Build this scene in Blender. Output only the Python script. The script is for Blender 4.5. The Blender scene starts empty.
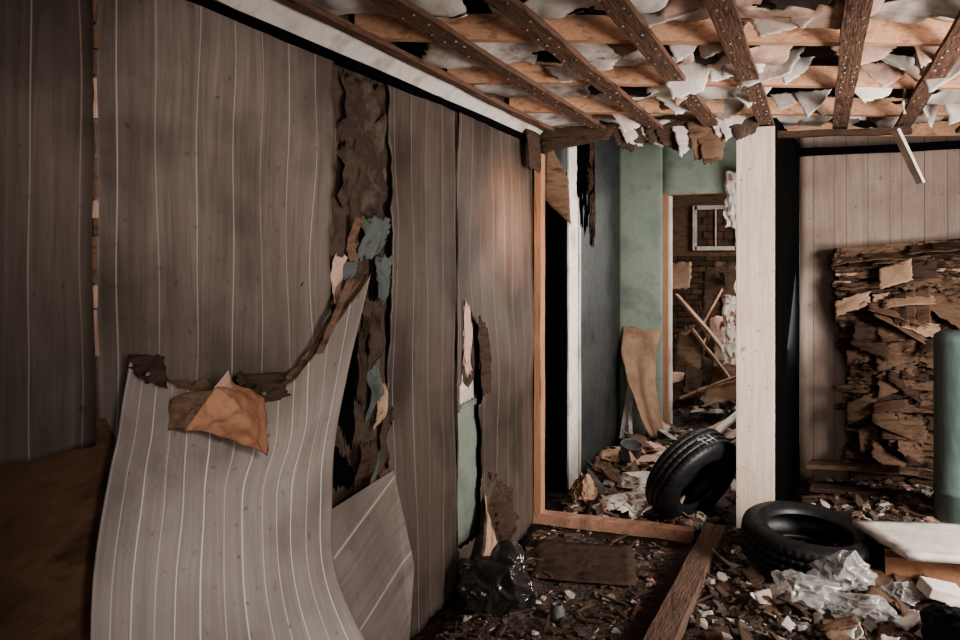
import bpy, math, random
from mathutils import Vector, Euler, Matrix, noise
random.seed(7)
R=random.uniform
def N(x,y=0,z=0): return noise.noise(Vector((x,y,z)))
def sl(c): return tuple((v/255/12.92 if v/255<=0.04045 else ((v/255+0.055)/1.055)**2.4) for v in c)+(1,)

# ---------------------------------------------------------------- materials
def newmat(name):
    m=bpy.data.materials.new(name); m.use_nodes=True
    nt=m.node_tree; b=nt.nodes['Principled BSDF']
    return m,nt,b
def M(name,cols,scale=4,rough=.85,bump=.3,bscale=25,stretch=(1,1,1),detail=8,metal=0,spec=.3,alpha=1,trans=0,pos=None):
    m,nt,b=newmat(name); L=nt.links; nn=nt.nodes.new
    tc=nn('ShaderNodeTexCoord'); mp=nn('ShaderNodeMapping'); mp.inputs['Scale'].default_value=stretch
    L.new(tc.outputs['Object'],mp.inputs['Vector'])
    n=nn('ShaderNodeTexNoise'); n.inputs['Scale'].default_value=scale; n.inputs['Detail'].default_value=detail; n.inputs['Roughness'].default_value=.65
    L.new(mp.outputs[0],n.inputs['Vector'])
    r=nn('ShaderNodeValToRGB'); k=len(cols); e=r.color_ramp.elements
    while len(e)<k: e.new(.5)
    for i,c in enumerate(cols):
        e[i].position=(pos[i] if pos else .32+.36*i/max(1,k-1)); e[i].color=sl(c)
    L.new(n.outputs['Fac'],r.inputs[0]); L.new(r.outputs[0],b.inputs['Base Color'])
    n2=nn('ShaderNodeTexNoise'); n2.inputs['Scale'].default_value=bscale; n2.inputs['Detail'].default_value=6
    L.new(mp.outputs[0],n2.inputs['Vector'])
    bp=nn('ShaderNodeBump'); bp.inputs['Strength'].default_value=bump; bp.inputs['Distance'].default_value=.02
    L.new(n2.outputs['Fac'],bp.inputs['Height']); L.new(bp.outputs[0],b.inputs['Normal'])
    b.inputs['Roughness'].default_value=rough; b.inputs['Metallic'].default_value=metal
    b.inputs['Specular IOR Level'].default_value=spec
    b.inputs['Alpha'].default_value=alpha; b.inputs['Transmission Weight'].default_value=trans
    return m
def panel_mat(name,c1,c2,cl,lines,period,lw,rough=.55,grain=.5,stainc=None,lineblend=.85,stain=.6):
    m,nt,b=newmat(name); L=nt.links; nn=nt.nodes.new
    tc=nn('ShaderNodeTexCoord'); sp=nn('ShaderNodeSeparateXYZ'); L.new(tc.outputs['UV'],sp.inputs[0])
    acc=None
    for a,w in lines:
        s=nn('ShaderNodeMath'); s.operation='SUBTRACT'; L.new(sp.outputs[0],s.inputs[0]); s.inputs[1].default_value=a
        wr=nn('ShaderNodeMath'); wr.operation='WRAP'; L.new(s.outputs[0],wr.inputs[0]); wr.inputs[1].default_value=-period/2; wr.inputs[2].default_value=period/2
        ab=nn('ShaderNodeMath'); ab.operation='ABSOLUTE'; L.new(wr.outputs[0],ab.inputs[0])
        mr=nn('ShaderNodeMapRange'); L.new(ab.outputs[0],mr.inputs[0]); mr.inputs[1].default_value=lw*.4; mr.inputs[2].default_value=lw*1.4; mr.inputs[3].default_value=w; mr.inputs[4].default_value=0
        if acc is None: acc=mr.outputs[0]
        else:
            mx=nn('ShaderNodeMath'); mx.operation='MAXIMUM'; L.new(acc,mx.inputs[0]); L.new(mr.outputs[0],mx.inputs[1]); acc=mx.outputs[0]
    mp=nn('ShaderNodeMapping'); mp.inputs['Scale'].default_value=(34,1.5,1); L.new(tc.outputs['UV'],mp.inputs[0])
    n=nn('ShaderNodeTexNoise'); n.inputs['Scale'].default_value=1; n.inputs['Detail'].default_value=8; n.inputs['Roughness'].default_value=.7; n.inputs['Distortion'].default_value=1.4
    L.new(mp.outputs[0],n.inputs['Vector'])
    r=nn('ShaderNodeValToRGB'); r.color_ramp.elements[0].position=.5-.25/grain*.5; r.color_ramp.elements[1].position=.5+.25/grain*.5
    r.color_ramp.elements[0].color=sl(c1); r.color_ramp.elements[1].color=sl(c2); L.new(n.outputs['Fac'],r.inputs[0])
    n3=nn('ShaderNodeTexNoise'); n3.inputs['Scale'].default_value=2.3; n3.inputs['Detail'].default_value=7; L.new(tc.outputs['UV'],n3.inputs['Vector'])
    mr3=nn('ShaderNodeMapRange'); L.new(n3.outputs['Fac'],mr3.inputs[0]); mr3.inputs[1].default_value=.45; mr3.inputs[2].default_value=.68; mr3.inputs[4].default_value=stain
    mxs=nn('ShaderNodeMixRGB'); L.new(mr3.outputs[0],mxs.inputs[0]); L.new(r.outputs[0],mxs.inputs[1]); mxs.inputs[2].default_value=sl(stainc or (70,55,48))
    mxl=nn('ShaderNodeMixRGB'); fm=nn('ShaderNodeMath'); fm.operation='MULTIPLY'; L.new(acc,fm.inputs[0]); fm.inputs[1].default_value=lineblend
    L.new(fm.outputs[0],mxl.inputs[0]); L.new(mxs.outputs[0],mxl.inputs[1]); mxl.inputs[2].default_value=sl(cl)
    n4=nn('ShaderNodeTexNoise'); n4.inputs['Scale'].default_value=26; n4.inputs['Detail'].default_value=5; L.new(tc.outputs['UV'],n4.inputs['Vector'])
    mr4=nn('ShaderNodeMapRange'); L.new(n4.outputs['Fac'],mr4.inputs[0]); mr4.inputs[1].default_value=.64; mr4.inputs[2].default_value=.74; mr4.inputs[4].default_value=.55
    mxd=nn('ShaderNodeMixRGB'); L.new(mr4.outputs[0],mxd.inputs[0]); L.new(mxl.outputs[0],mxd.inputs[1]); mxd.inputs[2].default_value=sl((58,48,43))
    L.new(mxd.outputs[0],b.inputs['Base Color'])
    bp=nn('ShaderNodeBump'); bp.inputs['Strength'].default_value=.25; bp.inputs['Distance'].default_value=.004
    sm=nn('ShaderNodeMath'); sm.operation='SUBTRACT'; L.new(n.outputs['Fac'],sm.inputs[0]); L.new(acc,sm.inputs[1])
    L.new(sm.outputs[0],bp.inputs['Height']); L.new(bp.outputs[0],b.inputs['Normal'])
    b.inputs['Roughness'].default_value=rough; b.inputs['Specular IOR Level'].default_value=.35
    return m

LN=[(0.0,1),(.12,.7),(.26,.85)]
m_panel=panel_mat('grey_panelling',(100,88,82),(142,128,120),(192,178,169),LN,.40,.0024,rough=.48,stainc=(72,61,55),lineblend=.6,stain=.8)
m_panel_shaded=panel_mat('grey_panelling_shaded',(76,65,59),(112,98,90),(168,153,143),LN,.40,.0026,rough=.42,stainc=(54,45,40),lineblend=.55,stain=.8)  # darker copy of the panelling; weaker light put into the colour
m_panel2=panel_mat('grey_panelling_pale',(144,132,125),(176,163,155),(240,233,225),[(0.0,1),(.085,.45),(.16,.9),(.25,.5),(.33,.8)],.42,.0028,rough=.45,stainc=(112,99,91),lineblend=.78,stain=.7)  # paler copy of the grey panelling with brighter grooves
m_rpanel=panel_mat('beige_panelling',(148,126,114),(184,162,148),(86,69,60),[(0,1),(.13,.7),(.2,.9)],.33,.0024,stainc=(120,101,90),lineblend=.85)
m_post=panel_mat('pale_oak_laminate',(202,180,163),(234,216,201),(150,120,100),[(5,0)],20,.001,stainc=(204,180,163),grain=.8)
m_sub=M('old_wall_paper_backing',[(42,32,27),(88,72,62),(66,53,45),(120,103,91)],5,bump=1,bscale=14,pos=[.3,.45,.55,.72])
m_ply=M('stained_plywood',[(58,42,33),(114,87,68),(86,64,51)],3,bump=.2,stretch=(1,1,3),rough=.6)
m_green=M('green_paint',[(128,137,124),(162,172,156),(144,154,139)],3,bump=.15)
m_greend=M('green_paint_dusty',[(104,111,101),(134,141,129),(118,126,114)],3,bump=.15)
m_shred=M('blue_green_paper',[(62,66,63),(102,107,102),(82,86,82)],6,bump=.3)
m_teal=M('teal_paint',[(80,99,96),(116,133,128),(98,116,111)],3,bump=.15,rough=.5,stretch=(1,1,.3))
m_slate=M('dark_grey_paint',[(50,50,50),(80,80,79),(62,62,62)],3,bump=.2,rough=.6)
m_orange=M('raw_pine',[(156,112,87),(210,164,134),(184,138,110)],6,bump=.2,stretch=(.4,6,6))
m_oranged=M('raw_pine_upright',[(138,98,74),(188,140,111),(162,118,90)],6,bump=.2,stretch=(8,8,.6))
m_lath=M('dark_lath_wood',[(58,41,34),(122,93,77),(88,65,54)],7,bump=.4,stretch=(6,.6,6))
m_nail=M('nail_putty',[(150,130,118),(190,170,158)],20)
m_white=M('dirty_white',[(166,155,146),(222,212,204),(198,187,178)],4,bump=.2)
m_cloth=M('soiled_sheeting',[(138,113,100),(224,212,204),(188,173,164),(238,229,222)],5,bump=.15,bscale=10,pos=[.3,.42,.55,.7])
m_pink=M('pinkish_plaster',[(150,115,99),(204,172,156),(178,143,127)],5,bump=.3)
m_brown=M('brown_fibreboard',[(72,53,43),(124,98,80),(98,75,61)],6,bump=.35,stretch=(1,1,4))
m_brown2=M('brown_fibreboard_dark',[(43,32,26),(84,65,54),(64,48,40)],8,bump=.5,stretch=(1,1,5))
m_tan=M('tan_fibreboard',[(146,111,90),(190,156,131),(168,133,110)],4,bump=.3)
m_flap=M('orange_kraft_backing',[(130,91,69),(188,140,112),(160,114,88)],5,bump=.3)
m_dark=M('black_and_painted_shade',[(9,9,10),(18,17,18)],4,rough=1,spec=.05)  # near-black; painted shade in closet, gap and cove line, own colour on rags
m_dirt=M('dirt_floor',[(36,28,25),(80,67,60),(56,45,40),(108,94,85)],3.5,bump=.8,bscale=22,pos=[.32,.46,.56,.74])
m_mound=M('dusty_rubble',[(40,32,28),(100,86,77),(64,53,47),(138,123,113)],9,bump=1,bscale=40,pos=[.34,.46,.54,.7])
m_plast=M('plaster_chip',[(130,119,111),(204,193,184)],8,bump=.3)
m_chipd=M('grey_chip',[(72,64,60),(122,110,103)],8,bump=.3)
m_chipb=M('brown_chip',[(66,50,41),(118,92,76)],8,bump=.3)
m_rub=M('tyre_rubber',[(15,15,16),(38,37,38)],12,rough=.5,bump=.15,spec=.5)
m_bag=M('clear_plastic',[(166,161,157),(222,218,214)],3,rough=.14,bump=.03,bscale=8,alpha=.48,spec=1.0)
m_bagd=M('smoky_plastic',[(38,35,34),(88,82,79)],3,rough=.13,bump=.03,bscale=8,alpha=.78,spec=1.0)
m_black=M('black_plastic',[(12,12,13),(24,24,26)],7,rough=.35,bump=.1)
m_roof=M('dark_roof_boards',[(30,22,18),(66,49,40),(46,34,29)],5,bump=.5)
m_grey=M('galvanised_grey',[(96,94,92),(136,132,130)],9,rough=.5)
m_floral=M('patterned_curtain',[(134,96,77),(206,193,181),(222,213,203),(150,108,85)],14,bump=.2,pos=[.38,.44,.58,.64],detail=2)
m_red=M('dusty_pink',[(150,113,100),(186,145,128)],9)

# ---------------------------------------------------------------- mesh helpers
def empty(name,loc=(0,0,0)):
    o=bpy.data.objects.new(name,None); o.location=loc; bpy.context.collection.objects.link(o); return o
def mk(name,vs,fs,mats,mi=None,parent=None,uvs=None,smooth=False):
    me=bpy.data.meshes.new(name); me.from_pydata([tuple(v) for v in vs],[],fs)
    for m in (mats if isinstance(mats,(list,tuple)) else [mats]): me.materials.append(m)
    if mi: me.polygons.foreach_set('material_index',mi)
    if uvs:
        ul=me.uv_layers.new(name='UVMap')
        for lp in me.loops: ul.data[lp.index].uv=uvs[lp.vertex_index]
    if smooth:
        for p in me.polygons: p.use_smooth=True
    me.update(); o=bpy.data.objects.new(name,me); bpy.context.collection.objects.link(o)
    if parent: o.parent=parent
    return o
def solid(o,t,off=0):
    s=o.modifiers.new('thickness','SOLIDIFY'); s.thickness=t; s.offset=off; return o
def grid(name,fn,nu,nv,mat,thick=.005,uv=None,keep=None,parent=None,smooth=True,off=0):
    vs=[];uvs=[]
    for j in range(nv+1):
        for i in range(nu+1):
            s,t=i/nu,j/nv; p=fn(s,t); vs.append(p); uvs.append(uv(s,t,p) if uv else (s,t))
    fs=[]
    for j in range(nv):
        for i in range(nu):
            if keep and not keep((i+.5)/nu,(j+.5)/nv): continue
            a=j*(nu+1)+i; fs.append((a,a+1,a+nu+2,a+nu+1))
    o=mk(name,vs,fs,mat,parent=parent,uvs=uvs,smooth=smooth)
    if thick: solid(o,thick,off)
    return o
def quad(name,c,mat,amp=.02,rag=.04,n=16,freq=4,thick=.004,parent=None,uvs=(1,1),seed=None):
    """ragged, crumpled sheet between four corners (bl,br,tr,tl)"""
    c=[Vector(p) for p in c]; sd=R(0,99) if seed is None else seed
    nrm=((c[1]-c[0]).cross(c[3]-c[0]))
    nrm=nrm.normalized() if nrm.length>1e-9 else Vector((1,0,0))
    def fn(s,t):
        s2=s+rag*N(t*9+sd,s*2,3)*2; t2=t+rag*N(s*9+sd,t*2,7)*2
        p=(c[0]*(1-s2)+c[1]*s2)*(1-t2)+(c[3]*(1-s2)+c[2]*s2)*t2
        return p+nrm*amp*(N(p.x*freq+sd,p.y*freq,p.z*freq)*1.6+.5*N(p.x*freq*3,p.y*freq*3+sd,p.z*freq*3))
    W=(c[1]-c[0]).length; H=(c[3]-c[0]).length
    return grid(name,fn,n,n,mat,thick,uv=lambda s,t,p:(s*W,t*H),parent=parent)
class MB:
    def __init__(s): s.v=[];s.f=[];s.m=[]
    def box(s,c,size,rot=(0,0,0),mi=0,jit=0):
        R3=Euler(rot).to_matrix(); c=Vector(c); b=len(s.v)
        for z in(-.5,.5):
            for x,y in((-.5,-.5),(.5,-.5),(.5,.5),(-.5,.5)):
                s.v.append(c+R3@Vector((x*size[0]+R(-jit,jit),y*size[1]+R(-jit,jit),z*size[2]+R(-jit,jit)*.5)))
        for f in((0,3,2,1),(4,5,6,7),(0,1,5,4),(1,2,6,5),(2,3,7,6),(3,0,4,7)):
            s.f.append(tuple(b+i for i in f)); s.m.append(mi)
    def beam(s,p,q,w,h,mi=0,seg=10,wob=.004,roll=0):
        p=Vector(p);q=Vector(q); d=(q-p).normalized(); up=Vector((0,0,1))
        if abs(d.z)>.95: up=Vector((0,1,0))
        sx=d.cross(up).normalized(); uz=sx.cross(d).normalized()
        if roll:
            Rm=Matrix.Rotation(roll,3,d); sx=Rm@sx; uz=Rm@uz
        b=len(s.v); sd=R(0,50)
        for i in range(seg+1):
            c=p.lerp(q,i/seg)+sx*N(i*.3+sd)*wob+uz*N(i*.3,sd)*wob
            for a,e in((-.5,-.5),(.5,-.5),(.5,.5),(-.5,.5)):
                s.v.append(c+sx*(a*w+R(-1,1)*wob*.4)+uz*(e*h+R(-1,1)*wob*.4))
        for i in range(seg):
            for k in range(4):
                k2=(k+1)%4; s.f.append((b+i*4+k,b+i*4+k2,b+i*4+4+k2,b+i*4+4+k)); s.m.append(mi)
        s.f.append((b+3,b+2,b+1,b)); s.m.append(mi)
        e=b+seg*4; s.f.append((e,e+1,e+2,e+3)); s.m.append(mi)
    def chip(s,c,r,th,rot,mi=0):
        n=random.choice((4,5,6)); b=len(s.v); R3=Euler(rot).to_matrix(); c=Vector(c)
        sh=[(math.cos(2*math.pi*i/n+R(-.35,.35))*r*R(.6,1.15),math.sin(2*math.pi*i/n+R(-.35,.35))*r*R(.45,1)) for i in range(n)]
        for z,k in((-.5,1),(.5,R(.7,1))):
            for x,y in sh: s.v.append(c+R3@Vector((x*k,y*k,z*th+R(-.1,.1)*th)))
        s.f.append(tuple(b+i for i in reversed(range(n)))); s.m.append(mi)
        s.f.append(tuple(b+n+i for i in range(n))); s.m.append(mi)
        for i in range(n):
            j=(i+1)%n; s.f.append((b+i,b+j,b+n+j,b+n+i)); s.m.append(mi)
    def build(s,name,mats,parent=None): return mk(name,s.v,s.f,mats,s.m,parent)

# ---------------------------------------------------------------- dims
WX=-1.52; WY=4.45; CZ=2.27; RY=5.95; GY=6.62

def hgt(x,y):
    """height of loose debris above the slab"""
    def bl(cx,cy,rx,ry,h):
        d=((x-cx)/rx)**2+((y-cy)/ry)**2; return h*math.exp(-d)
    z=.012
    z+=bl(.25,4.0,.55,.75,.11)+bl(.6,5.2,.7,.7,.15)+bl(-.2,4.9,.2,.5,.06)
    z+=bl(-1.0,5.6,.5,.45,.08)+bl(-.8,6.6,.7,.5,.16)+bl(-.7,7.8,.8,.9,.42)+bl(-1.4,4.0,.2,.7,.04)
    return z+.02*N(x*6,y*6)+.012*N(x*17,y*17,4)

# floor
grid('floor',lambda s,t:(-3.2+6.4*s,-1.5+13*t,0),2,2,m_dirt,.05,off=-1)

def rubble(name,x0,x1,y0,y1,n,smin,smax,dens=None,mix=(5,3,4,1),pw=3,avoid=None):
    root=empty(name)
    def fn(s,t):
        x=x0+(x1-x0)*s;y=y0+(y1-y0)*t
        e=min(s,1-s,t,1-t)*8; e=min(1,e)
        return (x,y,max(-.01,hgt(x,y)*e-.006*(1-e)))
    grid('dirt_layer',fn,int((x1-x0)*30),int((y1-y0)*30),m_mound,0,parent=root)
    mb=MB(); k=0; tries=0
    while k<n and tries<n*12:
        tries+=1
        x=R(x0+.05,x1-.05);y=R(y0+.05,y1-.05)
        if dens and random.random()>dens(x,y): continue
        r=smin+(smax-smin)*random.random()**pw
        mi=random.choices((0,1,2,3),mix)[0]
        if random.random()<.05: mb.box((x,y,hgt(x,y)+.012),(R(.05,.15),R(.008,.02),R(.006,.012)),(R(-.2,.2),R(-.25,.25),R(0,3.14)),2)
        else: mb.chip((x,y,hgt(x,y)+r*.2),r,r*R(.15,.5),(R(-.5,.5),R(-.5,.5),R(0,6.28)),mi)
        k+=1
    mb.build('chips',[m_plast,m_chipd,m_chipb,m_red],root)
    return root
rubble('rubble_pile',-.62,1.3,2.6,4.6,5200,.003,.045,lambda x,y:.12+.88*min(1,max(0,(x+.62)*4)),mix=(5,5,3,.4),pw=4)
rubble('rubble_pile',-.10,1.3,4.6,5.85,1600,.006,.05,None,mix=(3,4,4,.4),pw=3)
rubble('rubble_pile',-1.45,-.50,4.55,6.5,2600,.005,.07,None,mix=(3,3,5,1.5))
rubble('rubble_pile',-1.45,-.2,6.75,9.2,900,.015,.11,None,mix=(3,2,6,1))
rubble('rubble_pile',-1.44,-.66,2.4,4.36,1600,.003,.03,lambda x,y:.25+.5*min(1,abs(x+1.0)*2),mix=(3,4,4,.5),pw=4)

# ---------------------------------------------------------------- left wall
wl=empty('wall_left')
grid('backing',lambda s,t:(WX-.05+.012*N(s*30,t*14),-1.2+(WY+1.2)*s,2.6*t),140,60,m_sub,.03,parent=wl,off=1)
def wpanel(name,y0,y1,z0,z1,rl=.0,rr=.0,rb=.0,buck=.012,nx=40,nz=70,bow=0,mat=None,holes=None,sd=0,x=WX):
    def fn(s,t):
        z=z0+(z1-z0)*t
        a=y0+rl*(N(z*5+sd)+.6*N(z*19,sd)); b=y1+rr*(N(z*5,sd+9)+.6*N(z*21,sd+5))
        y=a+(b-a)*s
        zb=z0+rb*(N(y*6+sd,1)+.6*N(y*25,sd))
        z=zb+(z1-zb)*t
        X=x+buck*(N(y*3.2+sd,z*1.6)+.35*N(y*9,z*3,sd))+bow*math.sin(math.pi*s)*(1-t)
        return (X,y,z)
    k=None
    if holes:
        def k(s,t):
            p=fn(s,t); return not any(hh(p[1],p[2]) for hh in holes)
    return grid(name,fn,nx,nz,mat or m_panel,.006,uv=lambda s,t,p:(p[1]+sd*.13,p[2]),parent=wl,keep=k)
wpanel('panel_a',-1.2,1.352,1.09,2.24,rr=.006,rb=.02,buck=.034,sd=0)
wpanel('panel_b',1.372,2.345,1.08,2.24,rl=.006,rr=.03,rb=.05,buck=.034,sd=1.3)
wpanel('panel_c',2.735,3.335,.02,2.24,rl=.035,rr=.012,rb=.02,buck=.02,sd=2.2,bow=.03,mat=m_panel_shaded)
def tear(y,z):
    if .82<z<1.33:
        u=(z-.82)/.51
        r=3.39+.27*math.sin(math.pi*min(1,u*.75+.25))**.7+.03*N(z*14)
        return 3.385+.03*u+.015*N(z*20)<y<r
    return z<=.82 and y<3.60+.04*N(z*7,3) and z>.2
wpanel('panel_d',3.36,WY,.02,2.22,rl=.008,rb=.03,buck=.02,sd=3.7,holes=[tear],nx=90,nz=160,bow=.05,mat=m_panel_shaded)
grid('plywood_dado',lambda s,t:(WX-.012+.004*N(s*9,t*9),-1.2+3.2*s,1.14*t),40,20,m_ply,.012,parent=wl)
mb=MB()
z=1.1
while z<2.24:
    h=R(.03,.12); mb.box((WX+.004,1.362+R(-.003,.003),z+h/2),(.008,R(.006,.014),h*R(.8,1.02)),(R(-.05,.05),0,0),random.choice((0,1,1)),.002); z+=h
mb.build('batten',[m_pink,m_brown],wl)
mb=MB(); mb.beam((WX+.003,3.347,0.02),(WX+.003,3.347,2.2),.012,.01,0,20,.008); mb.build('batten_dark',[m_brown2],wl)
sh=[((2.38,1.38,2.47,1.50),m_shred,.02),((2.50,1.50,2.70,1.66),m_shred,.03),((2.60,1.34,2.71,1.52),m_shred,.03),((2.34,1.36,2.40,1.52),m_pink,.02),
    ((2.56,1.10,2.64,1.36),m_sub,.02),((2.58,.90,2.66,1.16),m_shred,.01),((2.50,1.02,2.55,1.3),m_brown2,.02),((2.44,1.5,2.5,1.66),m_brown,.02),
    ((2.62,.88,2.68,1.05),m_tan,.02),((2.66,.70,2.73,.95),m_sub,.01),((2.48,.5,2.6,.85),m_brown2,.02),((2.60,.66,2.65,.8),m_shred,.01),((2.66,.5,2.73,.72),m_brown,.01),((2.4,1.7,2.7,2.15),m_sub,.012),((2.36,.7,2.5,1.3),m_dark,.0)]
for i,((a,zb,b,zt),mt,o) in enumerate(sh):
    quad('shred_%d'%i,[(WX-.02+o,a,zb),(WX-.02+o,b,zb+R(-.05,.05)),(WX+o*1.5,b-R(0,.03),zt),(WX-.02+o,a+R(0,.03),zt)],mt,.02,.08,14,8,parent=wl)
quad('torn_board',[(WX-.02,3.42,.84),(WX-.02,3.60,.84),(WX-.015,3.60,1.27),(WX-.01,3.44,1.32)],m_cloth,.006,.03,14,8,parent=wl)
quad('torn_board_edge',[(WX+.03,3.385,.98),(WX+.035,3.45,1.0),(WX+.02,3.46,1.28),(WX+.01,3.41,1.32)],m_pink,.01,.06,12,8,parent=wl)
quad('curled_lip',[(WX+.03,3.60,.86),(WX+.05,3.66,.88),(WX+.04,3.64,1.18),(WX+.01,3.58,1.24)],m_brown2,.015,.06,12,8,parent=wl)
quad('green_underlayer',[(WX-.014,3.35,.2),(WX-.014,3.66,.2),(WX-.014,3.62,.84),(WX-.014,3.37,.84)],m_greend,.001,.02,10,8,parent=wl)
quad('torn_flap_low',[(WX+.10,3.44,.14),(WX+.13,3.56,.10),(WX+.03,3.66,.32),(WX+.02,3.62,.38)],m_tan,.03,.08,16,7,parent=wl)
quad('torn_flap_dark',[(WX+.04,3.62,.06),(WX+.12,3.85,.04),(WX+.06,3.90,.34),(WX+.02,3.70,.46)],m_brown2,.05,.08,16,7,parent=wl)

def trf(s,t):
    y=-1.2+(WY+1.2)*s; a=[(WX+.004,2.205),(WX+.012,2.212),(WX+.03,2.232),(WX+.034,2.236),(WX+.055,2.256),(WX+.062,2.262)][int(round(t*5))]
    return (a[0]+.003*N(y*4),y,a[1]+.004*N(y*3,5))
tr=empty('trim_1')
grid('cove',trf,60,5,m_white,.006,parent=tr,smooth=False)
c=MB(); c.beam((WX+.010,-1.2,2.192),(WX+.010,WY,2.19),.022,.03,0,30,.004); c.build('painted_shadow_line',[m_dark],tr)  # dark strip painting the shadow line under the cove

# ---------------------------------------------------------------- curled sheet of panelling
cols=[(0.0,[(-1.449,1.399,1.272),(-1.44,1.365,1.16),(-1.434,1.33,1.045),(-1.421,1.27,.785),(-1.38,1.22,0)]),
      (.33,[(-1.46,1.625,1.172),(-1.42,1.575,1.05),(-1.394,1.531,.929),(-1.348,1.463,.677),(-1.28,1.40,0)]),
      (.62,[(-1.47,1.98,1.131),(-1.40,1.87,1.0),(-1.362,1.761,.871),(-1.28,1.687,.597),(-1.1,1.70,0)]),
      (.82,[(-1.485,2.20,1.218),(-1.40,2.05,1.04),(-1.339,1.89,.866),(-1.255,1.816,.575),(-.98,1.87,0)]),
      (1.0,[(-1.475,2.52,1.46),(-1.393,2.236,1.155),(-1.318,2.028,.862),(-1.229,1.957,.552),(-.86,2.03,0)])]
rv=[0,.2,.4,.65,1]
def interp(keys,vals,x):
    n=len(keys)
    for i in range(n-1):
        if x<=keys[i+1] or i==n-2:
            h=keys[i+1]-keys[i]; u=(x-keys[i])/h
            def tang(k):
                if k==0: return (vals[1]-vals[0])/(keys[1]-keys[0])
                if k==n-1: return (vals[-1]-vals[-2])/(keys[-1]-keys[-2])
                return (vals[k+1]-vals[k-1])/(keys[k+1]-keys[k-1])
            a,b=vals[i],vals[i+1]; ta,tb=tang(i)*h,tang(i+1)*h
            return a*(2*u**3-3*u*u+1)+ta*(u**3-2*u*u+u)+b*(-2*u**3+3*u*u)+tb*(u**3-u*u)
CV=[(k,[Vector(p) for p in ps]) for k,ps in cols]
def curl(s,t):
    t2=t
    if t<.06: t2=t+.012*(N(s*18,2)+.7*N(s*50,1))*(1-t/.06)
    t2=max(0,min(1,t2))
    ps=[interp(rv,ps,t2) for k,ps in CV]
    p=interp([k for k,_ in CV],ps,s)
    return p+Vector((1,0,0))*.006*N(s*5,t*5)
pan=empty('peeled_wall_panel')
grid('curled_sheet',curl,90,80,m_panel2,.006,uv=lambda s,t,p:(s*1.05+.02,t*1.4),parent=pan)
def edge(s,t):
    p=curl(.1+s*.9,.0); w=(.03+.03*N(s*14,5))*(1 if s<.35 else .45)
    return p+Vector((-.012-.012*t,.01*N(s*30),w*(t-.5)*1.6+.012*N(s*35,t)))
grid('torn_backing',edge,90,6,m_brown,.004,parent=pan)
quad('corner_lump',[(-1.44,1.40,1.235),(-1.43,1.49,1.2),(-1.44,1.48,1.275),(-1.45,1.40,1.29)],m_brown2,.02,.08,10,20,parent=pan)
def fold(name,fv,ff,mat,disp=.018):
    f=mk(name,fv,ff,mat,parent=pan,smooth=True); ss=f.modifiers.new('s','SUBSURF'); ss.subdivision_type='SIMPLE'; ss.levels=4; ss.render_levels=4
    tx=bpy.data.textures.new('crumple','CLOUDS'); tx.noise_scale=.045
    dm=f.modifiers.new('d','DISPLACE'); dm.texture=tx; dm.strength=disp; solid(f,.0025)
P=[(-1.450,1.486,1.101),(-1.434,1.514,1.174),(-1.353,1.570,1.195),(-1.344,1.606,1.234),(-1.352,1.755,1.14),(-1.300,1.708,1.004),(-1.36,1.578,1.081),(-1.391,1.510,1.101),(-1.305,1.60,1.145),(-1.40,1.68,1.2)]
fold('kraft_flap_left',[P[0],P[1],P[2],P[7],((P[1][0]+P[7][0])/2+.03,1.515,1.14)],[(0,1,4),(1,2,4),(2,3,4),(3,0,4)],m_brown,.03)
fold('kraft_flap',[P[2],P[9],P[4],P[5],P[6],P[7],P[8]],[(0,1,6),(1,2,6),(2,3,6),(3,4,6),(4,5,6),(5,0,6)],m_flap,.03)
fold('kraft_tip',[(-1.37,1.58,1.18),P[3],(-1.37,1.66,1.17)],[(0,1,2)],m_pink,.02)
quad('kraft_mid',[(-1.44,1.75,1.12),(-1.44,1.95,1.1),(-1.47,2.0,1.17),(-1.46,1.76,1.2)],m_brown2,.03,.08,14,10,parent=pan)
quad('kraft_long',[(-1.475,2.12,1.14),(-1.465,2.15,1.15),(-1.49,2.44,1.44),(-1.50,2.40,1.44)],m_brown,.012,.05,18,10,parent=pan)
bp=empty('broken_panel_piece')
vs=[(-1.47,2.204,.69),(-1.43,2.60,.745),(-1.314,2.54,.438),(-1.27,2.42,.25),(-1.20,2.3,0.01),(-1.28,2.15,0.01),(-1.39,2.128,.46)]
o=mk('shard',vs,[(0,6,5,4,3,2,1)],m_panel,parent=bp,uvs=[(.62*v[2]-.25*v[1]+1,v[1]) for v in vs]); solid(o,.006)

# ---------------------------------------------------------------- doorway partition
fr=MB()
fr.beam((WX+.03,WY,0.03),(WX+.03,WY,2.12),.04,.08,0,14,.003)
fr.build('door_frame',[m_oranged])
fr=MB(); fr.beam((WX+.0,WY,.035),(-.63,WY+.02,.035),.085,.06,0,16,.004); fr.build('trim_2',[M('sill_pine',[(134,99,82),(196,150,127),(164,122,102)],6,bump=.3)])
fr=MB(); fr.beam((-.575,2.6,.05),(-.515,4.52,.055),.105,.07,0,16,.005); fr.build('floor_timber',[M('old_timber',[(76,59,50),(128,104,90),(100,79,68)],6,bump=.4,stretch=(5,.7,5))])
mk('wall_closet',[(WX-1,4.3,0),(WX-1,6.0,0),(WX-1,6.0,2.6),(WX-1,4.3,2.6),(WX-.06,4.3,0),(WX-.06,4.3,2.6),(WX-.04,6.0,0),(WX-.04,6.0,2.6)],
   [(0,1,2,3),(0,3,5,4),(1,6,7,2),(3,2,7,5)],m_dark)  # darkness of the unlit room painted as near-black walls
hw=empty('wall_hall')
grid('slate_wall',lambda s,t:(WX+.004*N(s*8,t*8),5.32+1.32*s,2.6*t),20,24,m_slate,.02,parent=hw)
c=MB(); c.beam((WX+.012,4.97,.04),(WX+.012,4.97,2.02),.05,.03,0,10,.003); c.beam((WX+.01,5.2,.02),(WX+.01,5.2,2.3),.012,.22,1,10,.002)
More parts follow.
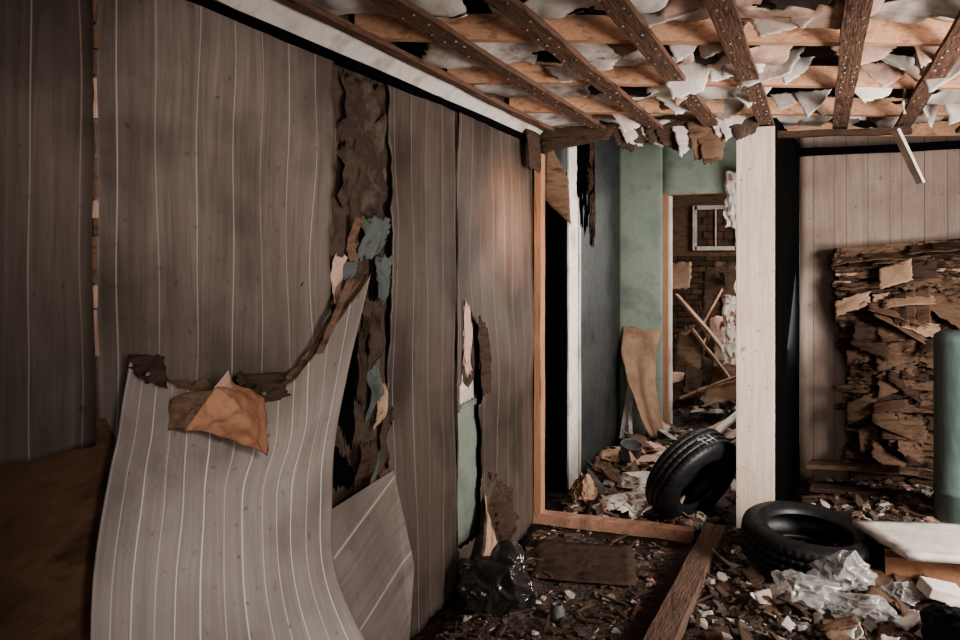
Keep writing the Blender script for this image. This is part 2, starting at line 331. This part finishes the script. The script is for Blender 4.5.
c.beam((WX+.02,5.33,.02),(WX+.02,5.33,2.2),.012,.03,1,10,.002)
c.box((WX,4.75,2.3),(.03,.6,.45),mi=2)
c.build('casing',[m_dark,m_white,m_slate],hw)
hb=empty('hanging_boards')
quad('board_left',[(WX+.05,4.20,2.02),(WX+.06,4.36,2.0),(WX+.05,4.38,2.22),(WX+.05,4.18,2.23)],m_brown2,.01,.03,10,parent=hb)
quad('board_right',[(-1.48,4.50,1.86),(-1.33,4.54,1.72),(-1.35,4.56,1.98),(-1.46,4.50,2.22)],m_brown,.01,.03,10,parent=hb)
quad('board_top',[(-1.49,4.44,2.12),(-1.1,4.50,2.19),(-1.05,4.5,2.27),(-1.49,4.44,2.27)],m_brown2,.01,.06,10,parent=hb)
rg=empty('hanging_rags')
for i in range(11):
    x=-1.31+R(-.05,.06); y=4.72+R(-.04,.04); w=R(.01,.035); L_=R(.3,.75)
    quad('rag_%d'%i,[(x,y,2.22-L_),(x+w,y+.01,2.22-L_+R(0,.05)),(x+w,y,2.24),(x,y,2.24)],m_dark if i%3 else m_brown2,.04,.1,14,7,parent=rg)

pw=empty('wall_post')
def bx(name,x0,x1,y0,y1,z0,z1,mat,parent,bev=.004):
    vs=[(x,y,z) for z in(z0,z1) for x,y in((x0,y0),(x1,y0),(x1,y1),(x0,y1))]
    fs=[(0,3,2,1),(4,5,6,7),(0,1,5,4),(1,2,6,5),(2,3,7,6),(3,0,4,7)]
    o=mk(name,vs,fs,mat,parent=parent,uvs=[(v[0]+v[1]*.5,v[2]) for v in vs])
    b=o.modifiers.new('b','BEVEL'); b.width=bev; b.segments=2; return o
bx('facing',-.425,-.225,4.66,4.672,.01,2.235,m_post,pw,.002)
bx('core',-.42,-.235,4.675,4.78,.0,2.24,m_oranged,pw)
mk('dark_gap_slab',[(-.222,4.79,0),(-.13,5.94,0),(-.13,5.94,2.3),(-.222,4.79,2.3),(-.262,4.79,0),(-.17,5.94,0),(-.17,5.94,2.3),(-.262,4.79,2.3)],
   [(0,1,2,3),(4,7,6,5),(0,3,7,4),(3,2,6,7)],m_dark)  # added near-black slab; darkness of the gap behind the post is painted

# ---------------------------------------------------------------- right hand wall
rw=empty('wall_back')
grid('beige_panels',lambda s,t:(-.125+2.6*s,RY+.008*N(s*12,t*5),2.6*t),60,30,m_rpanel,.02,uv=lambda s,t,p:(p[0]+.04,p[2]),parent=rw)
c=MB(); c.beam((-.2,5.75,2.22),(1.9,5.75,2.22),.03,.05,0,12,.006); c.beam((-.25,4.85,2.215),(.45,4.9,2.20),.04,.035,1,12,.006); c.build('trim_3',[m_dark,m_brown2])
c=MB(); c.beam((.35,4.6,2.17),(.47,4.66,1.90),.06,.014,0,6,.003); c.build('hanging_slat',[m_white])
c=MB(); c.beam((.36,4.3,2.40),(.37,4.32,2.20),.006,.006,0,8,.01); c.build('loose_cable',[m_white])
# shredded fibreboard: thin torn plies bulging from the wall with leaves over them
st=empty('shredded_board_stack'); mb=MB()
z=.02
while z<1.60:
    f=z/1.6; x0=.12+.05*N(z*7)+.035*N(z*25)-(.03 if z>1.1 else 0)+(.05 if z<.9 else 0); x1=.95+R(0,.1)
    dep=.08+.06*f+R(0,.02); h=R(.006,.014)
    nseg=28; b=len(mb.v); sd=R(0,50); sag_=R(-.008,.008)
    for i in range(nseg+1):
        u=i/nseg; x=x0+(x1-x0)*u; yy=RY-.03-dep*(1+.5*N(x*5,z*3)+.22*N(x*20,sd)); zz=z+sag_*math.sin(u*3)+.02*N(x*4,z*4)+.05*u*f
        mb.v+= [Vector((x,yy,zz-R(.0,.006))),Vector((x,yy+.004,zz+h*1.2)),Vector((x,RY-.02,zz+h*1.4)),Vector((x,RY-.02,zz))]
    mi=random.choices((0,1,2,3),(6,5,.5,.5))[0]
    for i in range(nseg):
        for k in range(4):
            k2=(k+1)%4; mb.f.append((b+i*4+k,b+i*4+4+k,b+i*4+4+k2,b+i*4+k2)); mb.m.append(mi)
    mb.f.append((b,b+1,b+2,b+3)); mb.m.append(mi)
    z+=h*R(.8,1.1)
mb.build('layers',[m_brown,m_brown2,m_tan,m_roof],st)
for i in range(56):
    x=R(.08,.72);z=R(.10,1.42); w=R(.12,.45);h=R(.015,.12); y=RY-.14-R(.01,.07)*(.5+z/1.6)
    a=R(-.14,.14)
    quad('scrap_%d'%i,[(x,y-.04,z),(x+w,y-.03,z+a*w),(x+w,y,z+h+a*w),(x,y,z+h)],random.choice((m_brown,m_brown,m_brown2,m_brown2)),.012,.11,14,6,thick=.003,parent=st)
for i in range(22):   # leaves sticking out at angles
    x=R(.06,.62);z=R(.25,1.45); w=R(.10,.28);h=R(.06,.18); y=RY-.20-R(.0,.05); a=R(-.9,.9); q=R(.02,.12)
    quad('leaf_%d'%i,[(x,y-q,z),(x+w,y-q*.6,z+a*w),(x+w,y,z+h+a*w),(x+R(-.03,.03),y,z+h)],random.choices((m_brown,m_brown2,m_tan),(5,4,1))[0],.015,.07,12,6,thick=.003,parent=st)
for i in range(10):
    x=.08+.07*i+R(-.02,.02); z=1.52+.012*i+R(-.03,.02); w=R(.15,.4)
    quad('top_leaf_%d'%i,[(x,RY-.27,z-.05),(x+w,RY-.29,z-.03),(x+w,RY-.12,z+.02),(x,RY-.12,z+.01)],random.choice((m_brown,m_brown2)),.012,.08,10,6,parent=st)
for k,(x,z,w,h,a,mt) in enumerate(((.34,1.33,.18,.13,.35,m_tan),(.28,1.20,.32,.06,-.30,m_brown),(.31,1.17,.28,.06,-.6,m_brown),(.36,1.22,.28,.05,.1,m_tan),(.46,1.10,.08,.2,.4,m_brown),(.54,1.10,.08,.22,.5,m_brown),(.42,1.12,.07,.18,.2,m_brown2),(.30,.50,.22,.06,-.4,m_brown),(.30,.56,.20,.05,.2,m_brown),(.35,.40,.25,.07,.1,m_brown))):
    quad('fan_%d'%k,[(x,RY-.34,z),(x+w,RY-.36,z+a*w),(x+w,RY-.28,z+h+a*w),(x,RY-.26,z+h)],mt,.008,.05,10,6,parent=st)
lb=MB()
for x,y,z,l,r in((.12,5.5,.10,.36,.1),(.25,5.3,.14,.6,-.08),(.15,5.15,.10,.5,.05),(.25,5.6,.22,.6,.03),(.18,5.4,.25,.5,-.05)):
    lb.beam((x-l/2,y,z),(x+l/2,y+r,z+R(-.02,.04)),.11,.025,random.choice((0,1)),8,.005)
lb.build('fallen_planks',[m_brown,m_brown2])

def lathe(name,prof,seg,mat,loc,rot=(0,0,0),parent=None,mod=None,smooth=True):
    vs=[];fs=[]
    for i in range(seg):
        a=2*math.pi*i/seg
        for j,(r,z) in enumerate(prof):
            rr=mod(i,j,r,z) if mod else r
            vs.append((rr*math.cos(a),rr*math.sin(a),z))
    n=len(prof)
    for i in range(seg):
        i2=(i+1)%seg
        for j in range(n-1): fs.append((i*n+j,i2*n+j,i2*n+j+1,i*n+j+1))
    o=mk(name,vs,fs,mat,smooth=smooth); o.location=loc; o.rotation_euler=rot
    if parent: o.parent=parent
    return o
tk=empty('metal_tank',(.70,4.86,0))
lathe('shell',[(0,.1),(.14,.1),(.15,.12),(.15,.3),(.153,.305),(.153,.32),(.15,.325),(.15,1.08),(.153,1.085),(.153,1.10),(.148,1.12),(.12,1.14),(0,1.15)],48,m_teal,(0,0,0),parent=tk)
lathe('pipe_cap',[(0,1.14),(.03,1.14),(.03,1.18),(.024,1.19),(0,1.19)],16,m_grey,(.03,0,0),parent=tk)
lathe('foot_ring',[(.13,0),(.14,0),(.14,.11),(.13,.11)],32,m_grey,(0,0,0),parent=tk)

sb=empty('white_board')
quad('slab',[(.14,4.14,.295),(.34,3.80,.275),(1.0,3.86,.30),(1.0,4.30,.32)],m_white,.004,.01,12,thick=.028,parent=sb)
ct=MB(); ct.box((.66,4.06,.2),(.62,.3,.012),mi=0)
ct.box((.62,3.92,.16),(.72,.02,.2),mi=0,jit=.004); ct.box((.27,4.08,.14),(.02,.3,.2),mi=1,jit=.004); ct.box((.97,4.08,.14),(.02,.3,.2),mi=1,jit=.004); ct.box((.62,4.22,.14),(.7,.02,.2),mi=1)
ct.box((.62,3.905,.245),(.72,.02,.02),mi=1); ct.box((.62,3.905,.07),(.72,.02,.02),mi=1)
ct.build('wooden_drawer',[m_flap,m_brown])
fb=MB(); fb.box((.45,3.70,.185),(.15,.10,.055),(.1,.25,.4),0,.008); fb.box((.53,3.62,.14),(.16,.12,.05),(.05,-.1,-.3),0,.008); fb.box((.36,3.62,.1),(.08,.05,.03),(.1,.2,1),0,.006)
o=fb.build('foam_block',[m_white]); b=o.modifiers.new('b','BEVEL'); b.width=.006; b.segments=2

# ---------------------------------------------------------------- bags (film pulled into facets)
def bag(name,loc,sc,mat,sd,npl=24,lo=.6,hi=1.05,zmin=-.5,knot=None,crease=.05):
    import bmesh
    rs=random.Random(sd)
    pl=[]
    for i in range(npl):
        v=Vector((rs.gauss(0,1),rs.gauss(0,1),rs.gauss(0,1))).normalized(); pl.append((v,rs.uniform(lo,hi)))
    bm=bmesh.new(); bmesh.ops.create_icosphere(bm,subdivisions=6,radius=1)
    for v in bm.verts:
        p=v.co.normalized(); r=1.25
        for n,d in pl:
            k=n.dot(p)
            if k>.05: r=min(r,d/k)
        q=p*1.6+Vector((sd,0,0)); q=q+Vector((N(q.x,q.y,q.z),N(q.y,q.z,q.x),0))*.9
        ds,_=noise.voronoi(q)
        r*=1-crease*(ds[1]-ds[0])*1.4+crease*.5
        if knot and p.dot(knot)>.86: r+= (p.dot(knot)-.86)*4
        v.co=Vector((p.x*r*sc[0],p.y*r*sc[1],max(zmin,p.z*r)*sc[2]))
    me=bpy.data.meshes.new(name); bm.to_mesh(me); bm.free(); me.materials.append(mat)
    for p in me.polygons: p.use_smooth=True
    o=bpy.data.objects.new(name,me); o.location=loc; bpy.context.collection.objects.link(o); return o
bag('plastic_bag',(-1.28,3.27,.10),(.17,.15,.16),m_bagd,3,crease=.28,knot=Vector((.2,.1,.97)).normalized())
bag('plastic_bag',(-.06,3.66,.12),(.15,.10,.08),m_bag,8,crease=.3)
bag('plastic_bag',(.17,3.58,.11),(.14,.09,.07),m_bag,15,crease=.3)
bag('plastic_bag',(.09,3.78,.18),(.12,.08,.11),m_bag,25,crease=.3)
bag('plastic_bag',(.30,3.72,.14),(.09,.07,.06),m_bag,29,crease=.3)
bag('black_trash_bag',(.47,3.38,.10),(.15,.14,.17),m_black,31,crease=.2)
bag('crumpled_cloth',(-1.05,5.15,.1),(.17,.12,.06),m_cloth,41,crease=.4)
bag('crumpled_cloth',(-1.34,4.85,.08),(.09,.12,.09),m_tan,52,crease=.4)

# ---------------------------------------------------------------- tyres
def tyre(name,loc,axis,Ro=.29,Ri=.185,w=.19,gd=.006):
    e=empty(name,loc); e.rotation_euler=Vector(axis).to_track_quat('Z','Y').to_euler()
    h=w/2; sw=Ro-Ri
    prof=[(Ri,h*.62),(Ri+.006,h*.78),(Ri+.018,h*.86),(Ri+sw*.35,h*1.0),(Ri+sw*.38,h*1.02),(Ri+sw*.41,h*1.0),(Ri+sw*.62,h*.98),(Ri+sw*.78,h*.91),(Ri+sw*.86,h*.84),(Ri+sw*.93,h*.76)]
    tp=[(Ro-.006,h*.70),(Ro-.002,h*.62),(Ro,h*.40),(Ro-.007,h*.39),(Ro-.007,h*.35),(Ro+.001,h*.34),(Ro+.001,h*.05),(Ro-.006,h*.04)]
    tp=tp+[(r,-z) for r,z in reversed(tp)]
    full=prof+tp+[(r,-z) for r,z in reversed(prof)]
    inner=[(Ri+.01,-h*.5),(Ri+.04,-h*.72),(Ro-.03,-h*.7),(Ro-.018,0),(Ro-.03,h*.7),(Ri+.04,h*.72),(Ri+.01,h*.5)]
    full=full+inner+[full[0]]
    a,b2=len(prof),len(prof)+len(tp)
    def mod(i,j,r,z):
        if a<=j<b2 and r>Ro-.0065 and (i+(2 if abs(z)<h*.38 else 0))%4==0: return r-gd
        return r
    lathe('carcass',full,200,m_rub,(0,0,0),parent=e,mod=mod,smooth=True)
    return e
RT=Vector((.9226,.386,0)); FW=Vector((-.386,.9226,0)); UP=Vector((0,0,1))
ax=-FW*.66+RT*.46-UP*.42
t1=tyre('tyre',(-.68,4.80,.265),ax,Ro=.295,Ri=.155,w=.20,gd=.003)
ck=MB()
e_inv=ax.normalized().to_track_quat('Z','Y').to_matrix().inverted()
def onT(a,h,r=.298):
    u=(UP-ax.normalized()*UP.dot(ax.normalized())).normalized(); v=ax.normalized().cross(u)
    return e_inv@(u*math.cos(a)*r+v*math.sin(a)*r+ax.normalized()*h)
for a0 in(.10,.22,.34):
    ck.beam(onT(a0,-.01),onT(a0-.05,.055),.0035,.002,0,3,.001)
ck.beam(onT(.04,.028),onT(.26,.033),.0035,.002,0,3,.001); ck.beam(onT(.2,.01),onT(.38,.004),.0035,.002,0,3,.001)
ck.build('chalk_mark',[m_white],t1)
t2=tyre('tyre',(-.05,4.12,.18),(.10,-.09,1),Ro=.305,Ri=.19,w=.19)

# ---------------------------------------------------------------- ceiling
cl=empty('ceiling')
lt=MB()
for k,(x0,x1,ye) in enumerate(((-1.42,-1.42,4.5),(-1.16,-1.15,4.75),(-.86,-.85,4.9),(-.56,-.55,5.0),(-.27,-.27,5.1),(.11,.10,5.2),(.45,.42,5.3),(.8,.76,5.4),(1.15,1.1,5.5),(1.5,1.5,5.5))):
    w=.078 if k else .04
    lt.beam((x0,.0,CZ-.005),(x1,ye,CZ-.015),w,.02,0,24,.006)
    if k:
        y=.6
        while y<ye-.1:
            xx=x0+(x1-x0)*y/ye
            for sx in(-.02,.02):
                if random.random()<.6: lt.chip((xx+sx+R(-.006,.006),y+R(-.015,.015),CZ-.0245),.006,.004,(0,0,R(0,3)),1)
            y+=R(.08,.12)
lt.build('laths',[m_lath,m_nail],cl)
js=MB(); rt=Vector((.9,.42,0)).normalized(); jd=(1.2,1.7,2.2,2.9,3.6,4.3,5.0)
for d in jd:
    c=Vector((-.386*d,.9226*d,CZ+.065))
    a=(WX+.0-c.x)/rt.x; p=c+rt*a; q=c+rt*3.2
    js.beam(p,q,.045,.09,0,16,.006)
    if d>2: js.beam(p+Vector((0,.32,.07)),q+Vector((0,.36,.07)),.03,.05,1,16,.01)
js.build('joists',[m_orange,m_lath],cl)
grid('roof_deck',lambda s,t:(-2.6+5.6*s,-1.2+7.9*t,2.56+.01*N(s*20,t*20)),30,30,m_roof,.02,parent=cl)
def sag(i,d0,d1,a0,a1,mat,dp,sd):
    def fn(s,t):
        d=d0+.04+(d1-d0-.08)*t; a=a0+(a1-a0)*s
        a+= .05*N(t*4,sd)
        c=Vector((-.386*d,.9226*d,0))+rt*a
        z=CZ+.10-dp*math.sin(math.pi*t)*(.6+.8*abs(N(a*3,sd)))+.03*N(c.x*7,c.y*7,sd)+.02*abs(N(c.x*12,c.y*7,sd))
        return (c.x,c.y,max(z,CZ+.008))
    grid('torn_sheeting_%d'%i,fn,30,18,mat,.003,keep=lambda s,t:N(s*2.5+sd,t*2,sd)+.2*N(s*6,t*6,sd)>-.2,parent=cl)
i=0
for k in range(1,len(jd)-1):
    d0,d1=jd[k],jd[k+1]
    a=(WX+.1+.386*d0)/rt.x
    while a<2.2:
        w=R(.35,.75); i+=1
        if random.random()<.88: sag(i,d0,d1,a,a+w,random.choice((m_cloth,m_white,m_cloth,m_white,m_pink)),R(.05,.13),i*1.7)
        a+=w+R(0,.12)
for i in range(40):
    x=R(-1.2,.8); y=R(2.6,4.9); w=R(.14,.34); h=R(.05,.16); a=R(-.3,.8)
    if y<3.4: h*=.7
    dx,dy=math.cos(a)*w,math.sin(a)*w
    quad('droop_%d'%i,[(x+w*R(.1,.5),y-.03,CZ+.06-h),(x+dx*.8,y+dy-.03,CZ+.08-h*R(.4,1)),(x+dx,y+dy,CZ+.10),(x,y,CZ+.10)],random.choice((m_cloth,m_white,m_white,m_white,m_pink)),.014,.05,12,3,thick=.002,parent=cl)
ht=empty('hanging_insulation')
for i in range(13):
    x=-1.12+i*.055+R(-.02,.02); L_=R(.05,.12)+(.12 if 6<i<10 else 0)
    quad('tatter_%d'%i,[(x+.03,4.62,2.27-L_),(x+.12,4.66,2.27-L_+R(-.05,.08)),(x+.18,4.6,2.29),(x-.02,4.6,2.29)],random.choice((m_brown2,m_cloth,m_sub,m_brown,m_white)),.02,.06,14,4,parent=ht)

# ---------------------------------------------------------------- hall end and far room
gw=empty('wall_far')
def gb(name,x0,x1,z0,z1,mat=m_green): grid(name,lambda s,t:(x0+(x1-x0)*s,GY+.004*N(s*9,t*9),z0+(z1-z0)*t),12,12,mat,.06,parent=gw,off=1)
gb('left_pier',WX,-1.16,0,2.6); gb('over_door',-1.16,0.2,2.04,2.6); gb('right_pier',-.38,.2,0,2.04)
c=MB(); c.beam((-1.15,GY-.03,.0),(-1.15,GY-.03,2.08),.06,.05,0,10,.003); c.beam((-1.19,GY-.03,2.06),(-.3,GY-.03,2.06),.05,.05,0,10,.003); c.beam((-1.115,GY+.02,.0),(-1.115,GY+.02,2.03),.02,.1,1,10,.002)
c.beam((-.4,GY-.03,0),(-.4,GY-.03,2.06),.06,.05,0,8,.003)
c.build('door_1',[m_oranged,m_white])
FR=9.3
fw=empty('wall_far_room')
grid('end',lambda s,t:(-2.6+3.6*s,FR,2.5*t),8,8,m_brown,.04,parent=fw)
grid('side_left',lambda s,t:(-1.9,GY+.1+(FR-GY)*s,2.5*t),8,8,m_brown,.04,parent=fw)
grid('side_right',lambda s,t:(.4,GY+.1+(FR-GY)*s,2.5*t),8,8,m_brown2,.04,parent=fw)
grid('lid',lambda s,t:(-1.9+2.4*s,GY-.1+(FR-GY+.2)*t,2.5),4,4,m_roof,.04,parent=fw)
bw=MB()
for r_ in range(17):
    for j in range(9):
        xx=-1.55+j*.155+(.075 if r_%2 else 0)
        bw.box((xx,FR-.035,.55+r_*.062),(.145,.03,.052),mi=random.choice((0,0,1)),jit=.003)
bw.build('bricks',[m_chipb,m_brown2],fw)
wn=MB()
wx0,wx1,wz0,wz1=-1.28,-.83,1.65,2.10
wn.box(((wx0+wx1)/2,FR-.04,(wz0+wz1)/2),(wx1-wx0,.02,wz1-wz0),mi=2)
for a in(wx0,wx1): wn.box((a,FR-.06,(wz0+wz1)/2),(.045,.05,wz1-wz0+.04),mi=0)
for a in(wz0,wz1): wn.box(((wx0+wx1)/2,FR-.06,a),(wx1-wx0,.05,.045),mi=0)
for k in range(5):
    zz=wz0+.065+k*.08
    off=.06 if k%2 else 0
    for j in range(4):
        xx=wx0+.08+j*.11+off
        if xx+.05<wx1: wn.box((xx,FR-.055,zz),(.10,.03,.066),mi=1,jit=.002)
wn.box(((wx0+wx1)/2,FR-.08,(wz0+wz1)/2),(.014,.03,wz1-wz0),mi=0)
wn.build('window_1',[m_white,m_chipb,m_brown2])
tb=MB()
for p,q,w,mi in(((-1.22,7.6,1.2),(-.62,7.1,.62),.035,0),((-1.25,7.6,.45),(-.85,7.9,1.25),.04,0),((-1.0,7.2,.3),(-.55,7.5,.85),.03,0),((-1.2,8.6,.4),(-.95,8.7,1.5),.06,1),
                 ((-1.15,7.3,.35),(-1.02,7.8,1.0),.06,2),((-.9,8.4,1.4),(-.85,8.8,.5),.05,2),((-1.1,7.0,.35),(-.6,7.2,.55),.04,0),((-1.05,8.2,.5),(-.6,8.6,.85),.07,0),((-.75,6.15,.2),(-.5,6.5,.42),.06,3),((-1.0,5.9,.16),(-.62,6.5,.3),.05,0),((-1.05,7.4,.9),(-.7,7.2,.5),.025,0)):
    tb.beam(p,q,w,.02,mi,8,.006)
for i in range(20):
    x=R(-1.3,-.5);y=R(7.2,8.8); tb.beam((x,y,R(.3,.5)),(x+R(-.3,.3),y+R(-.3,.3),R(.5,1.2)),R(.03,.07),.02,random.choice((0,1,2)),6,.006)
tb.build('collapsed_timbers',[m_tan,m_brown,m_brown2,m_white])
ds=empty('fallen_wallboards')
for i,(x,y,z,w,h,a,mt) in enumerate(((-1.27,7.2,1.27,.22,.22,.0,m_tan),(-1.1,8.4,.9,.4,.5,.3,m_brown2),(-.80,7.7,.75,.22,.4,-.2,m_pink),(-1.2,7.4,.45,.25,.4,.2,m_brown),(-.9,7.0,.3,.4,.14,.3,m_tan),(-.85,7.3,.6,.2,.2,.3,m_cloth))):
    quad('board_%d'%i,[(x,y-.05,z),(x+w,y+.05,z+a*w),(x+w,y+.1,z+h+a*w),(x,y+.1,z+h)],mt,.03,.05,12,5,parent=ds)
for i in range(34):
    x=R(-1.3,-.6);y=R(7.0,8.7);z=R(.25,.5)+(y-7)*.25;w=R(.08,.25);h=R(.08,.25);a=R(-.6,.6)
    quad('litter_%d'%i,[(x,y-.08,z),(x+w,y-.03,z+a*w),(x+w,y+.1,z+h+a*w),(x,y+.08,z+h)],random.choice((m_cloth,m_brown,m_tan,m_brown2,m_pink,m_brown2,m_brown)),.03,.07,8,6,parent=ds)
cu=empty('torn_curtain')
def cf(x0,x1,z0,z1,y):
    return lambda s,t:(x0+(x1-x0)*s+.03*N(t*6,s*2)+.05*(1-t)*s,y+.025*math.sin(s*22+t*3)+.01*N(s*9,t*9),z0+(z1-z0)*t+.03*N(s*6,3))
grid('upper',cf(-.66,-.40,1.76,2.18,6.35),40,30,m_floral,.004,parent=cu)
grid('lower',cf(-.68,-.40,.72,1.25,6.4),40,40,m_floral,.004,parent=cu)
grid('middle',cf(-.59,-.40,1.15,1.8,6.45),40,40,m_floral,.004,parent=cu)
tbd=empty('hanging_wallboard')
def tbf(s,t):
    a=Vector((-1.49,GY-.05,.98)).lerp(Vector((-1.17,GY-.06,.96)),s); b=Vector((-1.20,GY-.30,.16)).lerp(Vector((-1.10,GY-.24,.14)),s)
    p=a.lerp(b,t**1.15); p.y-=.1*math.sin(t*2.5)+.012*math.sin(s*9+t*3); p.x+=.02*N(t*5,s*3)-.05*math.sin(t*3.1)
    return p
grid('sheet',tbf,24,24,m_tan,.006,parent=tbd)
c=MB(); c.beam((-1.44,6.38,.1),(-1.38,6.5,.62),.06,.02,0,8,.003); c.beam((-1.36,6.3,.1),(-1.40,6.45,.45),.03,.02,0,8,.003); c.build('leaning_plank',[m_white])
bk=empty('metal_can',(-1.22,5.62,.12)); bk.rotation_euler=(.25,.15,0)
lathe('body',[(0,0),(.06,0),(.065,.01),(.075,.12),(.079,.125),(.075,.13),(.07,.12),(.06,.02),(0,.02)],28,m_grey,(0,0,0),parent=bk)
lc=empty('patterned_cloth')
quad('spread',[(-1.25,4.62,.07),(-.90,4.56,.06),(-.88,4.84,.18),(-1.05,5.0,.12)],m_floral,.04,.08,26,7,parent=lc)
fs_=empty('floor_scraps')
for i in range(90):
    x=R(-1.38,-.5);y=R(4.65,6.4);w=R(.05,.22);h=R(.04,.17);a=R(0,3.1);z=hgt(x,y)+.02
    dx,dy=math.cos(a)*w,math.sin(a)*w; ex,ey=-math.sin(a)*h,math.cos(a)*h
    quad('scrap_%d'%i,[(x,y,z),(x+dx,y+dy,z+R(0,.06)),(x+dx+ex,y+dy+ey,z+R(0,.12)),(x+ex,y+ey,z+R(0,.06))],random.choice((m_cloth,m_brown,m_tan,m_pink,m_brown2,m_chipd,m_brown,m_plast)),.02,.08,7,6,parent=fs_)
for i,(x,y,w,h,a,mt) in enumerate(((-1.25,3.55,.5,.45,.25,m_brown2),(-1.36,3.7,.2,.4,.1,m_brown2))):
    z=.035
    dx,dy=math.cos(a)*w,math.sin(a)*w; ex,ey=-math.sin(a)*h,math.cos(a)*h
    quad('sheet_%d'%i,[(x,y,z),(x+dx,y+dy,z),(x+dx+ex,y+dy+ey,z+.02),(x+ex,y+ey,z+.03)],mt,.006,.03,10,5,parent=fs_)
for i in range(40):
    x=R(-.42,.5);y=R(3.0,4.0);w=R(.04,.15);h=R(.03,.1);a=R(0,3.1);z=hgt(x,y)+.02
    dx,dy=math.cos(a)*w,math.sin(a)*w; ex,ey=-math.sin(a)*h,math.cos(a)*h
    quad('paper_%d'%i,[(x,y,z),(x+dx,y+dy,z+R(0,.05)),(x+dx+ex,y+dy+ey,z+R(0,.06)),(x+ex,y+ey,z)],random.choice((m_cloth,m_brown,m_brown2,m_cloth,m_chipb)),.02,.06,7,6,parent=fs_)
jr=empty('small_jar',(-1.02,3.28,.0)); lathe('glass',[(0,.0),(.03,.0),(.032,.01),(.032,.04),(.024,.05),(.024,.062),(.018,.062),(.017,.05),(0,.045)],20,m_grey,(0,0,0),parent=jr)

# ---------------------------------------------------------------- lights
def area(name,loc,target,sx,sy,pw,col,spread=180):
    l=bpy.data.lights.new(name,'AREA'); l.shape='RECTANGLE'; l.size=sx; l.size_y=sy; l.energy=pw; l.color=col; l.spread=math.radians(spread)
    o=bpy.data.objects.new(name,l); o.location=loc; d=Vector(target)-Vector(loc); o.rotation_euler=d.to_track_quat('-Z','Y').to_euler(); bpy.context.collection.objects.link(o); return o
def spot(name,loc,target,ang,pw,col,rad=.25):
    l=bpy.data.lights.new(name,'SPOT'); l.energy=pw; l.color=col; l.spot_size=math.radians(ang); l.spot_blend=1; l.shadow_soft_size=rad
    o=bpy.data.objects.new(name,l); o.location=loc; d=Vector(target)-Vector(loc); o.rotation_euler=d.to_track_quat('-Z','Y').to_euler(); bpy.context.collection.objects.link(o); return o
area('window_daylight',(2.3,2.9,1.5),(-.2,4.6,.5),1.0,1.1,52,(1,.96,.92),110)
area('ceiling_fill',(2.2,2.2,.9),(-.2,3.9,2.45),.9,.6,26,(1,.93,.87),90)  # added fill lamp aimed upward to brighten the ceiling
area('rear_fill',(.9,-1.1,1.7),(-.6,4,1.1),1.3,1.1,18,(1,.95,.90))  # added fill lamp behind the camera; no rear window built
area('hall_fill',(-.30,5.4,1.5),(-1.52,5.9,1.1),.7,1.1,22,(1,.985,.95))  # added lamp tucked behind the post to light the hall; no window built
area('far_room_fill',(.2,7.8,1.9),(-1.2,7.8,.8),.9,.7,34,(1,.95,.9))  # added lamp inside the far room to brighten it
spot('wall_glow',(1.3,-.4,1.7),(WX,1.80,1.75),22,260,(1,.92,.86))  # added spot laying a soft light patch on the left wall
spot('curl_glow',(1.0,-.2,1.9),(-1.3,1.75,.70),25,190,(1,.97,.94))  # added spot to brighten the curled sheet
spot('door_glow',(1.9,1.9,1.7),(WX,4.0,1.68),12,1300,(1,.58,.34),.1)  # added orange spot for the warm patch beside the doorway
w=bpy.data.worlds.new('world'); bpy.context.scene.world=w; w.use_nodes=True
w.node_tree.nodes['Background'].inputs[0].default_value=(.66,.64,.62,1); w.node_tree.nodes['Background'].inputs[1].default_value=.08
bpy.context.scene.view_settings.look='AgX - Medium High Contrast'
bpy.context.scene.view_settings.exposure=.25

cam=bpy.data.cameras.new('camera'); co=bpy.data.objects.new('camera',cam); bpy.context.collection.objects.link(co)
co.location=(0,0,1.5); co.rotation_euler=(math.radians(90),0,math.radians(22.7)); cam.lens=30.49; cam.sensor_width=36; cam.shift_y=-.0604; cam.clip_start=.05
bpy.context.scene.camera=co
